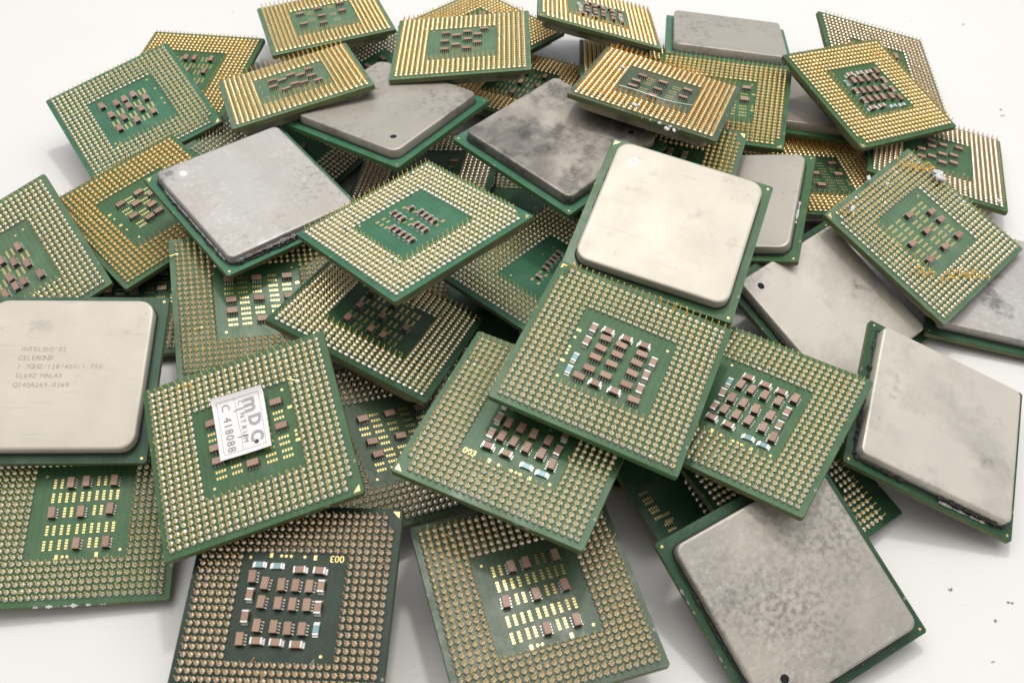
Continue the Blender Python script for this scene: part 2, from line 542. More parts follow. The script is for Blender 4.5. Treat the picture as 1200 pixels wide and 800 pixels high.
# board name: (face up, rotation matrix rows, position in mm)
POSE = {
 'F1': ('P', [[0.99274, 0.11894, -0.01797], [-0.1186, 0.99276, 0.01911], [0.02011, -0.01684, 0.99966]], [1.844, 186.12, 3.886]),  # the F boards are fillers, added to darken gaps in the heap
 'F3': ('P', [[0.98819, 0.15322, 0.00078], [-0.15322, 0.98819, -0.00066], [-0.00087, 0.00053, 1.0]], [-6.653, 151.744, 3.591]),
 'F4': ('P', [[0.97933, 0.123, 0.16056], [-0.11457, 0.99155, -0.06082], [-0.16668, 0.04117, 0.98515]], [18.46, 123.092, 5.901]),
 'A48': ('P', [[0.99576, -0.08936, 0.022], [0.09143, 0.98781, -0.12599], [-0.01047, 0.12747, 0.99179]], [-85.655, 157.138, 5.26]),
 'A44': ('P', [[0.51425, -0.82719, 0.22651], [0.85745, 0.50138, -0.11572], [-0.01784, 0.25373, 0.96711]], [-59.503, 207.54, 6.998]),
 'A42': ('P', [[0.98829, 0.12989, -0.0801], [-0.12197, 0.98779, 0.09695], [0.09172, -0.08605, 0.99206]], [-21.615, 198.288, 7.448]),
 'A08': ('P', [[0.70647, -0.70583, 0.05203], [0.70674, 0.69967, -0.10478], [0.03755, 0.1108, 0.99313]], [-37.204, 242.705, 5.487]),
 'A46': ('P', [[0.93323, 0.35365, 0.0633], [-0.35761, 0.9313, 0.0692], [-0.03448, -0.08722, 0.99559]], [2.379, 240.422, 5.145]),
 'A07': ('P', [[0.66289, -0.74529, 0.0716], [0.7445, 0.66627, 0.0425], [-0.07938, 0.02513, 0.99653]], [-8.816, 261.145, 10.031]),
 'A18': ('P', [[0.99445, 0.04809, 0.09361], [-0.06165, 0.98708, 0.14787], [-0.08529, -0.15282, 0.98457]], [36.555, 242.049, 8.359]),
 'A26': ('P', [[0.99256, -0.06823, 0.10083], [0.05776, 0.99296, 0.10342], [-0.10718, -0.09682, 0.98951]], [76.589, 198.018, 5.971]),
 'A30': ('P', [[0.94394, 0.29467, 0.1488], [-0.30554, 0.95053, 0.05594], [-0.12495, -0.09827, 0.98728]], [109.767, 205.574, 6.59]),
 'A40': ('P', [[0.84822, -0.40269, 0.34405], [0.4557, 0.88592, -0.08657], [-0.26994, 0.23021, 0.93495]], [-21.914, 113.103, 9.523]),
 'A49': ('P', [[0.84622, -0.47771, 0.23602], [0.51908, 0.8391, -0.16272], [-0.12031, 0.26021, 0.95803]], [33.302, 115.652, 8.578]),
 'A51': ('P', [[0.79772, -0.54896, 0.24956], [0.58586, 0.80358, -0.10506], [-0.14286, 0.23002, 0.96264]], [51.138, 104.935, 8.407]),
 'A52': ('H', [[0.958, 0.28662, 0.00932], [-0.28496, 0.9551, -0.08108], [-0.03214, 0.07502, 0.99666]], [112.868, 158.087, 4.003]),
 'A22': ('H', [[0.77918, -0.58658, 0.22089], [0.62609, 0.74507, -0.22995], [-0.0297, 0.31747, 0.9478]], [69.511, 149.357, 7.405]),
 'A27': ('H', [[0.98539, 0.15526, 0.06998], [-0.16384, 0.9764, 0.14072], [-0.04648, -0.15013, 0.98757]], [76.304, 228.989, 6.171]),
 'A29': ('P', [[0.95107, -0.00872, 0.30884], [0.05736, 0.9872, -0.1488], [-0.30359, 0.15923, 0.9394]], [104.196, 241.778, 9.55]),
 'A02': ('P', [[0.98008, 0.18846, -0.06269], [-0.19329, 0.97762, -0.08304], [0.04564, 0.0935, 0.99457]], [-93.21, 246.007, 5.317]),
 'A01': ('P', [[0.82587, -0.56137, -0.05287], [0.53855, 0.81311, -0.22096], [0.16704, 0.15401, 0.97385]], [-98.14, 214.224, 14.127]),
 'A03': ('P', [[0.70719, -0.70691, 0.01286], [0.70334, 0.70154, -0.11467], [0.07204, 0.09014, 0.99332]], [-84.911, 177.353, 13.169]),
 'A31': ('P', [[0.80933, -0.58479, -0.05479], [0.53088, 0.76825, -0.35771], [0.25128, 0.26042, 0.93222]], [-112.316, 158.188, 11.25]),
 'A16': ('P', [[0.97045, 0.24086, -0.01486], [-0.24118, 0.97014, -0.02572], [0.00823, 0.02854, 0.99956]], [53.736, 216.761, 16.184]),
 'A25': ('H', [[0.91805, 0.29096, -0.26933], [-0.30448, 0.95248, -0.00891], [0.25393, 0.09019, 0.96301]], [51.138, 177.582, 13.139]),
 'A17': ('P', [[0.94572, 0.32034, -0.05465], [-0.32486, 0.92756, -0.18464], [-0.00846, 0.19237, 0.98129]], [33.968, 182.2, 19.652]),
 'A41': ('P', [[0.68609, -0.72721, -0.02126], [0.72741, 0.68519, 0.03716], [-0.01245, -0.04095, 0.99908]], [9.282, 156.351, 11.908]),
 'A10': ('H', [[0.57422, -0.81817, -0.02957], [0.81736, 0.57084, 0.07786], [-0.04682, -0.06887, 0.99653]], [-29.77, 199.408, 24.292]),
 'A11': ('H', [[0.67759, -0.73233, 0.06756], [0.73493, 0.67768, -0.02509], [-0.02741, 0.06665, 0.9974]], [11.189, 183.243, 27.435]),
 'A32': ('P', [[0.95971, -0.21938, 0.17557], [0.24993, 0.95202, -0.17663], [-0.1284, 0.2134, 0.96849]], [-53.754, 146.044, 13.995]),
 'A36': ('P', [[0.9952, -0.07488, 0.06293], [0.0861, 0.97593, -0.20035], [-0.04641, 0.20481, 0.9777]], [-79.74, 98.393, 6.67]),
 'A38': ('P', [[0.95413, -0.29229, 0.06485], [0.29593, 0.95357, -0.05593], [-0.04549, 0.07256, 0.99633]], [3.849, 78.743, 12.228]),
 'A37': ('P', [[0.99575, 0.05088, -0.07677], [-0.06396, 0.98178, -0.17892], [0.06627, 0.18307, 0.98086]], [-36.958, 75.782, 13.634]),
 'A24': ('H', [[0.90022, 0.34868, 0.26083], [-0.30628, 0.93281, -0.1899], [-0.30952, 0.09106, 0.94652]], [82.726, 115.504, 10.307]),
 'A50': ('H', [[0.87249, -0.47405, 0.11845], [0.48173, 0.79394, -0.37093], [0.0818, 0.3807, 0.92107]], [47.936, 81.389, 9.427]),
 'A21': ('P', [[0.8388, 0.54222, -0.04915], [-0.54216, 0.84013, 0.01564], [0.04977, 0.01353, 0.99867]], [43.545, 112.166, 20.4]),
 'A39': ('P', [[0.91296, 0.40239, 0.06767], [-0.40143, 0.91547, -0.02787], [-0.07316, -0.00172, 0.99732]], [2.49, 103.667, 24.154]),
 'A33': ('P', [[0.29136, -0.88853, 0.35444], [0.9095, 0.37214, 0.18525], [-0.2965, 0.26839, 0.91654]], [-26.739, 138.481, 16.135]),
 'A14': ('H', [[0.98657, 0.14054, 0.08328], [-0.15562, 0.9636, 0.2174], [-0.04969, -0.22744, 0.97252]], [61.439, 251.429, 12.108]),
 'A35': ('H', [[0.99783, -0.02581, 0.06057], [0.04178, 0.95924, -0.27948], [-0.05089, 0.2814, 0.95824]], [-86.025, 121.524, 17.78]),
 'A09': ('H', [[0.74445, -0.65227, 0.14259], [0.66369, 0.74624, -0.05144], [-0.07285, 0.13293, 0.98844]], [-57.156, 170.385, 22.313]),
 'A12': ('P', [[0.74321, -0.65598, -0.13165], [0.66877, 0.7341, 0.11766], [0.01947, -0.17549, 0.98429]], [-20.084, 150.673, 30.979]),
 'A04': ('P', [[0.92625, -0.33041, -0.18135], [0.36166, 0.9146, 0.18083], [0.10611, -0.23308, 0.96665]], [-54.718, 211.677, 24.172]),
 'A05': ('P', [[0.94729, -0.30977, -0.08174], [0.31744, 0.94202, 0.10881], [0.04329, -0.12902, 0.9907]], [-54.423, 259.497, 14.351]),
 'A06': ('P', [[0.99706, -0.00692, -0.0763], [0.01562, 0.99335, 0.11409], [0.07501, -0.11495, 0.99054]], [-12.858, 225.62, 26.743]),
 'A15': ('P', [[0.92526, 0.33378, 0.18024], [-0.36309, 0.91682, 0.16613], [-0.1098, -0.21916, 0.96949]], [34.383, 198.338, 30.986]),
 'A13': ('P', [[0.96673, 0.02932, 0.25411], [-0.08737, 0.97152, 0.22028], [-0.24041, -0.23516, 0.94176]], [24.325, 256.395, 17.745]),
 'A28': ('P', [[0.86381, -0.44605, 0.23426], [0.47959, 0.87044, -0.11106], [-0.15437, 0.20828, 0.96581]], [93.571, 220.476, 16.098]),
 'A23': ('P', [[0.72281, -0.66039, 0.20355], [0.69105, 0.69104, -0.21195], [-0.00069, 0.29386, 0.95585]], [93.716, 167.206, 14.349]),
 'A19': ('H', [[0.93652, 0.34925, 0.03095], [-0.33288, 0.91339, -0.23433], [-0.11011, 0.20915, 0.97166]], [31.798, 149.907, 31.347]),
 'A20': ('P', [[0.91182, 0.39128, 0.12448], [-0.38103, 0.91929, -0.09858], [-0.15301, 0.04246, 0.98731]], [18.56, 115.382, 29.557]),
 'A34': ('P', [[0.94348, -0.30529, -0.12904], [0.28172, 0.94377, -0.17301], [0.17461, 0.12688, 0.97643]], [-46.661, 103.252, 22.434]),
}
K_LAYOUT = {'b': [(-6.68, 4.7), (-4.3, 3.6), (-1.48, 3.44), (0.9, 3.3), (3.29, 3.19), (-4.38, 0.44), (-1.49, 0.29), (0.94, 0.19), (3.31, 0.09), (-4.4, -3.51), (-1.59, -3.59), (0.87, -3.71), (3.24, -3.81), (-6.79, -5.7)], 'c': [(-6.61, 1.63), (-6.66, -2.05), (5.27, 3.42), (5.27, -0.22)], 'cx': [(1.23, 6.13), (4.63, 6.04), (-4.03, -5.89), (-0.78, -6.01), (2.63, -6.23)], 'rx': [(-5.96, 6.89), (-2.88, 6.73)], 'ry': [(5.41, -3.66)], 'dot': [(-2.53, 8.57), (-1.72, 8.56), (-0.86, 8.55), (1.52, 8.46), (-7.86, 8.23), (6.76, -7.89)], 'rect': [(-4.3, 8.68), (3.36, 8.38)], 'txt': [(7.09, 8.29)]}
W_LAYOUT = {'b': [(-2.56, 5.55), (0.17, 5.66), (5.33, 5.71), (-5.19, -0.23), (0.06, -0.18), (5.29, 0.08), (0.04, -6.37), (5.21, -6.33)], 'p': [(-4.99, 5.68), (2.88, 5.97), (-4.98, 2.87), (-2.49, 2.88), (0.26, 2.94), (2.89, 3.08), (5.4, 3.06), (-2.52, -0.02), (2.81, 0.14), (-5.13, -3.44), (-2.55, -3.42), (0.21, -3.34), (2.76, -3.29), (5.39, -3.23), (-5.26, -6.34), (-2.55, -6.2), (2.76, -6.11)], 'rect': [(-3.36, -8.57), (3.64, -8.4)], 'dot': [(-2.28, -8.51), (-1.46, -8.52), (-7.29, 7.25), (7.72, -7.66)]}
OWN_LAYOUT = {
 'A01': {'b': [(-5.99, 5.84), (-2.51, 4.49), (-0.16, 4.56), (2.41, 4.57), (-5.13, 1.46), (-0.18, 1.69), (4.57, 1.78), (-2.86, -1.28), (2.12, -1.19), (4.34, -4.0), (-5.2, -3.99), (-0.38, -4.05)], 'p': [(4.68, 4.85), (2.09, 1.7), (4.6, -0.88), (-2.74, 1.68), (-0.38, -1.23), (-5.17, -1.24), (-2.86, -3.86), (2.04, -3.95)], 'dot': [(8.02, 3.73), (7.99, -0.44), (7.98, -2.51), (7.42, 7.96), (-8.1, -7.65)], 'rect': []},
 'A31': {'b': [(4.53, 3.32), (-0.25, 2.49), (2.08, 0.38), (4.4, -1.72), (5.57, -5.89), (-0.4, -2.64), (1.78, -5.27), (-0.24, -5.36), (-2.85, -5.63), (-2.21, 1.68), (-4.24, -1.02)], 'p': [(2.15, 3.37), (4.72, 0.9), (-0.31, 0.11), (2.15, -2.27), (-2.57, -2.75)], 'dot': [(7.15, 7.12), (5.06, 6.69)], 'rect': []},
 'A03': {'b': [(-4.57, 4.82), (0.41, 5.13), (-1.86, 2.38), (0.61, -0.45), (0.62, -3.02), (-4.5, -0.55), (-1.89, -3.3), (2.5, 2.66)], 'p': [(-2.12, 5.12), (0.45, 2.4), (-4.53, 2.33), (-1.9, -0.44), (-4.29, -3.15), (2.42, 5.04)], 'dot': [(-7.98, 2.33), (-7.7, -2.51), (-6.95, -6.31)], 'rect': [(-8.12, 4.15), (-8.0, -0.35)]},
 'A04': {'b': [(-4.54, 3.93), (-2.17, 2.02), (0.25, 3.81), (2.68, 1.81), (5.02, 4.06), (-4.8, -0.74), (-2.19, -4.67), (0.26, -3.04), (2.61, -4.02), (5.04, -1.06), (5.89, -5.28)], 'p': [(-3.88, -1.99), (0.56, -4.3), (2.91, -4.68)], 'dot': [(-7.87, 4.13), (-7.91, -0.68), (-7.04, -3.83)], 'rect': []},
 'A05': {'b': [(-6.12, 5.16), (-6.17, -2.49), (-0.55, 6.3), (-0.46, 0.65), (-0.71, -4.39), (5.97, 6.97), (5.78, 1.38)], 'p': [(-3.15, 5.86), (-3.32, 0.96), (3.29, 7.41), (2.95, 1.94), (3.36, -2.7), (-2.28, 9.92)], 'dot': [], 'rect': []},
 'A06': {'b': [(-4.29, 5.4), (-4.35, 0.47), (-4.24, -4.15), (-1.43, 3.59), (-1.42, -1.94), (1.3, 5.27), (1.43, 0.73), (1.38, -4.29), (4.04, 3.26), (4.13, -1.44), (5.65, 6.46)], 'p': [(-1.55, -3.7), (3.8, -3.38)], 'dot': [(-7.65, 8.46)], 'rect': []},
 'A15': {'b': [(-5.04, 3.74), (-5.6, -0.5), (-5.63, -4.15), (0.15, 3.53), (0.01, -1.44), (-0.24, -5.76), (6.29, 3.62), (6.14, -1.25)], 'p': [(-2.84, 4.59), (-3.06, 1.92), (-3.1, -2.34), (3.65, 4.34), (3.3, 1.02), (3.13, -2.06)], 'dot': [], 'rect': []},
 'A30': {'b': [(-4.25, -0.27), (-1.5, 2.48), (1.47, 4.78), (-1.54, -2.53), (1.2, -0.02), (1.13, -4.2), (5.61, 5.61), (4.13, 1.09), (4.03, -2.73), (-1.67, 5.51), (-4.25, -4.08)], 'p': [], 'dot': [(7.05, -5.49), (4.18, -6.01)], 'rect': []},
 'A12': {'s': [(-0.27, 6.3), (-0.34, 4.63), (-0.41, 2.97), (3.04, 4.64), (3.49, 1.97), (3.29, 0.18), (3.21, -1.45), (3.12, -3.06), (0.14, -0.91), (0.07, -2.52), (0.0, -4.11), (-3.65, 2.02), (-3.64, 0.31), (-3.79, -1.43), (-3.78, -3.1), (-3.87, -4.62)], 'p': [], 'dot': [(-7.29, 8.68), (-8.24, -6.24)], 'rect': [(-4.16, 6.64), (-4.17, 5.21), (-4.11, 3.71), (-2.61, 6.67), (-2.56, 5.14), (2.66, 6.61), (2.96, 3.52), (1.07, 1.88), (-0.61, 2.04), (-0.39, 0.61), (4.71, -4.0), (3.05, -4.13)]},
 'A41': {'sy': [(5.4, 3.17), (3.97, 3.02), (2.6, 2.75), (1.11, 2.53), (-0.43, 2.11), (-3.46, 1.27)], 'p': [], 'dot': [(3.03, 6.03), (6.43, 5.84), (-6.88, 6.59)], 'rect': [(-4.63, 2.27), (-4.72, 0.29), (-1.77, 2.49), (-1.69, 0.82)]},
 'A42': {'b': [(6.63, 3.19)], 'p': [(6.47, 2.23)], 'dot': [], 'rect': []},
 'A44': {'b': [(3.89, -3.37)], 'p': [], 'dot': [], 'rect': []},
 'A49': {'p': [(-14.93, -8.55), (-14.85, -10.53), (-14.77, -12.49), (-13.2, -13.82), (-13.67, -15.53)], 'dot': [], 'rect': []},
 'F1': {'p': [], 'dot': [], 'rect': []},
 'F3': {'p': [], 'dot': [], 'rect': []},
 'F4': {'p': [], 'dot': [], 'rect': []},
 'A17': {'c': [(1.23, 6.23), (4.72, 6.09)], 'p': [], 'dot': [], 'rect': []},
}
BENT23 = [((10.05, 16.14), (15.45, 9.65), 11), ((17.14, 9.75), (14.89, 12.42), 3), ((-12.81, -3.89), (-8.11, -10.92), 7), ((-6.57, -10.37), (1.73, -16.14), 10), ((-15.39, 16.27), (-11.41, 14.18), 2)]
WIRE15 = [(-8.06, -9.58, 2.12), (-3.83, -9.25, 2.12), (0.32, -9.53, 2.12), (4.34, -9.35, 2.12), (7.2, -8.51, 2.12), (9.45, -7.65, 2.12)]
LUMPS_WHITE = {'A23': [(15.13, 7.38, 1.6, 1.3), (15.64, 8.24, 1.6, 0.8), (15.02, 6.26, 1.6, 0.7), (1.46, 13.64, 1.6, 0.45), (-12.03, 14.24, 1.6, 0.7), (-1.2, 17.42, 1.6, 0.6)], 'A15': [(-2.1, -16.82, 1.9, 0.7), (-9.99, 1.88, 1.9, 0.5), (6.78, -23.75, 1.9, 0.55), (8.43, -23.37, 1.9, 0.5)], 'A30': [(14.14, -16.8, 1.9, 0.6)], 'A19': [], 'A34': []}
SPECKS = [(80.05, 86.11, 0.5), (89.76, 83.58, 0.6), (85.74, 79.79, 0.45), (81.24, 82.91, 0.2), (83.01, 72.37, 0.3), (86.17, 95.28, 0.2), (75.52, 94.55, 0.12), (76.74, 85.94, 0.12), (141.93, 280.97, 0.5), (138.48, 235.05, 0.6), (138.24, 232.18, 0.5), (-60.93, 81.42, 0.15), (-60.45, 73.6, 0.12), (-16.96, 91.32, 0.2), (-17.68, 83.24, 0.15), (-17.05, 71.6, 0.2), (-14.72, 77.05, 0.12), (22.49, 105.29, 0.2), (23.77, 106.67, 0.2), (20.19, 103.35, 0.15), (23.81, 74.69, 0.15), (80.3, 89.56, 0.12), (-145.0, 280.46, 0.15), (-112.73, 222.61, 0.15), (58.52, 93.76, 0.08), (-68.03, 273.87, 0.07), (-29.29, 277.31, 0.04), (104.29, 118.21, 0.06), (-11.48, 71.7, 0.1), (84.48, 170.45, 0.07), (55.79, 271.16, 0.08), (-42.26, 83.79, 0.04), (33.29, 85.08, 0.06), (73.4, 84.79, 0.04), (69.07, 295.72, 0.08), (-17.8, 221.6, 0.06), (79.19, 189.35, 0.05), (46.95, 157.68, 0.1), (-68.24, 188.48, 0.1), (1.61, 145.46, 0.06), (-87.4, 76.8, 0.05), (86.07, 176.34, 0.11), (-18.08, 76.39, 0.08), (-51.66, 103.71, 0.09), (43.14, 154.37, 0.06), (42.79, 253.77, 0.09), (33.58, 174.25, 0.1), (-75.19, 170.91, 0.1), (-24.13, 108.14, 0.08), (77.17, 69.58, 0.09), (90.33, 237.84, 0.09), (84.81, 168.38, 0.08), (-3.65, 73.63, 0.06), (-32.6, 295.84, 0.07), (23.64, 76.58, 0.1), (-30.25, 69.92, 0.05), (94.21, 236.38, 0.07), (-79.74, 86.72, 0.1), (-81.07, 141.29, 0.06), (-1.82, 136.19, 0.05), (96.82, 199.52, 0.07), (-147.17, 295.05, 0.05), (-28.57, 77.45, 0.1), (-4.59, 156.33, 0.09), (91.43, 183.96, 0.1), (-21.83, 128.53, 0.09), (0.28, 111.78, 0.09), (-159.05, 279.82, 0.05), (-80.51, 221.62, 0.04), (-60.87, 127.27, 0.1), (-37.59, 176.7, 0.07), (35.02, 97.07, 0.11), (-25.19, 109.18, 0.06), (89.21, 213.29, 0.1), (1.02, 106.22, 0.08), (-42.24, 147.94, 0.04), (-102.67, 140.73, 0.07), (109.01, 287.64, 0.08), (-2.02, 127.81, 0.09), (5.45, 134.31, 0.07), (31.31, 208.17, 0.08), (48.92, 225.4, 0.11), (43.89, 74.02, 0.06), (-15.21, 204.35, 0.04), (-131.48, 208.57, 0.1), (-68.8, 111.97, 0.06), (-123.15, 224.97, 0.09), (0.37, 137.0, 0.07), (-52.03, 149.18, 0.1), (-59.63, 105.06, 0.06), (-78.87, 187.42, 0.05), (108.84, 177.01, 0.05), (-157.92, 271.31, 0.06), (-17.72, 127.16, 0.11), (106.58, 209.88, 0.08), (128.56, 255.77, 0.1), (-20.22, 97.6, 0.06), (28.65, 145.33, 0.05), (49.46, 91.61, 0.07), (-20.02, 75.0, 0.07), (91.55, 164.38, 0.07), (-43.78, 271.48, 0.06), (-85.3, 270.56, 0.08), (-18.83, 285.55, 0.05), (124.38, 244.4, 0.07), (136.14, 251.52, 0.07), (98.63, 288.07, 0.04), (88.22, 112.85, 0.06), (-5.37, 207.93, 0.1), (140.78, 267.2, 0.08), (-76.92, 167.65, 0.09), (60.6, 225.81, 0.06), (-18.42, 171.9, 0.09), (73.58, 184.44, 0.07), (-108.05, 176.6, 0.11), (0.48, 135.43, 0.08), (12.91, 94.27, 0.06), (-33.79, 82.83, 0.07), (136.0, 242.56, 0.09), (-6.28, 152.22, 0.1), (-83.78, 143.83, 0.06), (-30.01, 92.42, 0.07), (93.63, 290.44, 0.11), (93.72, 113.8, 0.05), (44.54, 225.68, 0.07), (-145.64, 267.51, 0.05), (-60.08, 89.43, 0.06), (107.84, 293.56, 0.04), (-79.11, 77.0, 0.1), (-87.28, 77.02, 0.06), (-51.19, 130.31, 0.05), (118.64, 176.74, 0.08), (19.22, 198.7, 0.09), (106.3, 128.23, 0.05), (63.84, 115.76, 0.07), (41.52, 204.38, 0.06), (4.81, 268.21, 0.08), (-85.94, 206.51, 0.1), (23.96, 209.4, 0.09), (91.0, 81.41, 0.1), (-36.43, 130.55, 0.08), (-84.04, 111.46, 0.08), (4.37, 104.35, 0.05), (-50.39, 70.05, 0.06), (-76.54, 266.9, 0.06), (19.47, 279.8, 0.06), (-71.19, 237.47, 0.1), (83.95, 79.07, 0.07), (-109.62, 181.01, 0.08), (-23.94, 105.31, 0.09), (92.58, 153.22, 0.06), (75.84, 83.17, 0.05), (-60.03, 116.9, 0.1), (150.45, 287.21, 0.05), (-17.08, 136.65, 0.09), (12.83, 142.98, 0.06), (32.68, 130.68, 0.11), (-92.82, 247.48, 0.06), (-41.12, 156.7, 0.05), (39.38, 91.66, 0.04), (126.29, 259.82, 0.06), (-3.28, 163.16, 0.06), (43.3, 89.33, 0.06), (-75.82, 142.91, 0.05), (82.47, 87.65, 0.1), (-17.15, 96.84, 0.07), (-12.8, 254.11, 0.04), (48.28, 224.73, 0.11), (14.2, 131.78, 0.1), (-66.81, 291.59, 0.06), (-12.35, 238.17, 0.06), (58.94, 174.14, 0.06), (-59.79, 140.41, 0.11), (-62.33, 88.72, 0.09), (22.51, 138.18, 0.08), (-87.15, 133.2, 0.11), (53.57, 153.78, 0.07), (122.53, 293.52, 0.05), (95.52, 118.01, 0.1), (10.86, 278.95, 0.08), (40.03, 260.62, 0.07), (139.61, 270.61, 0.04), (-81.54, 113.21, 0.1), (-64.71, 88.56, 0.06), (7.51, 100.29, 0.05), (-4.21, 85.55, 0.06), (70.07, 156.41, 0.11), (-18.93, 91.65, 0.05), (-47.37, 240.27, 0.07), (-25.88, 210.38, 0.07), (39.65, 131.58, 0.06), (42.78, 108.85, 0.07), (-11.68, 231.14, 0.1), (-37.7, 195.6, 0.11)]


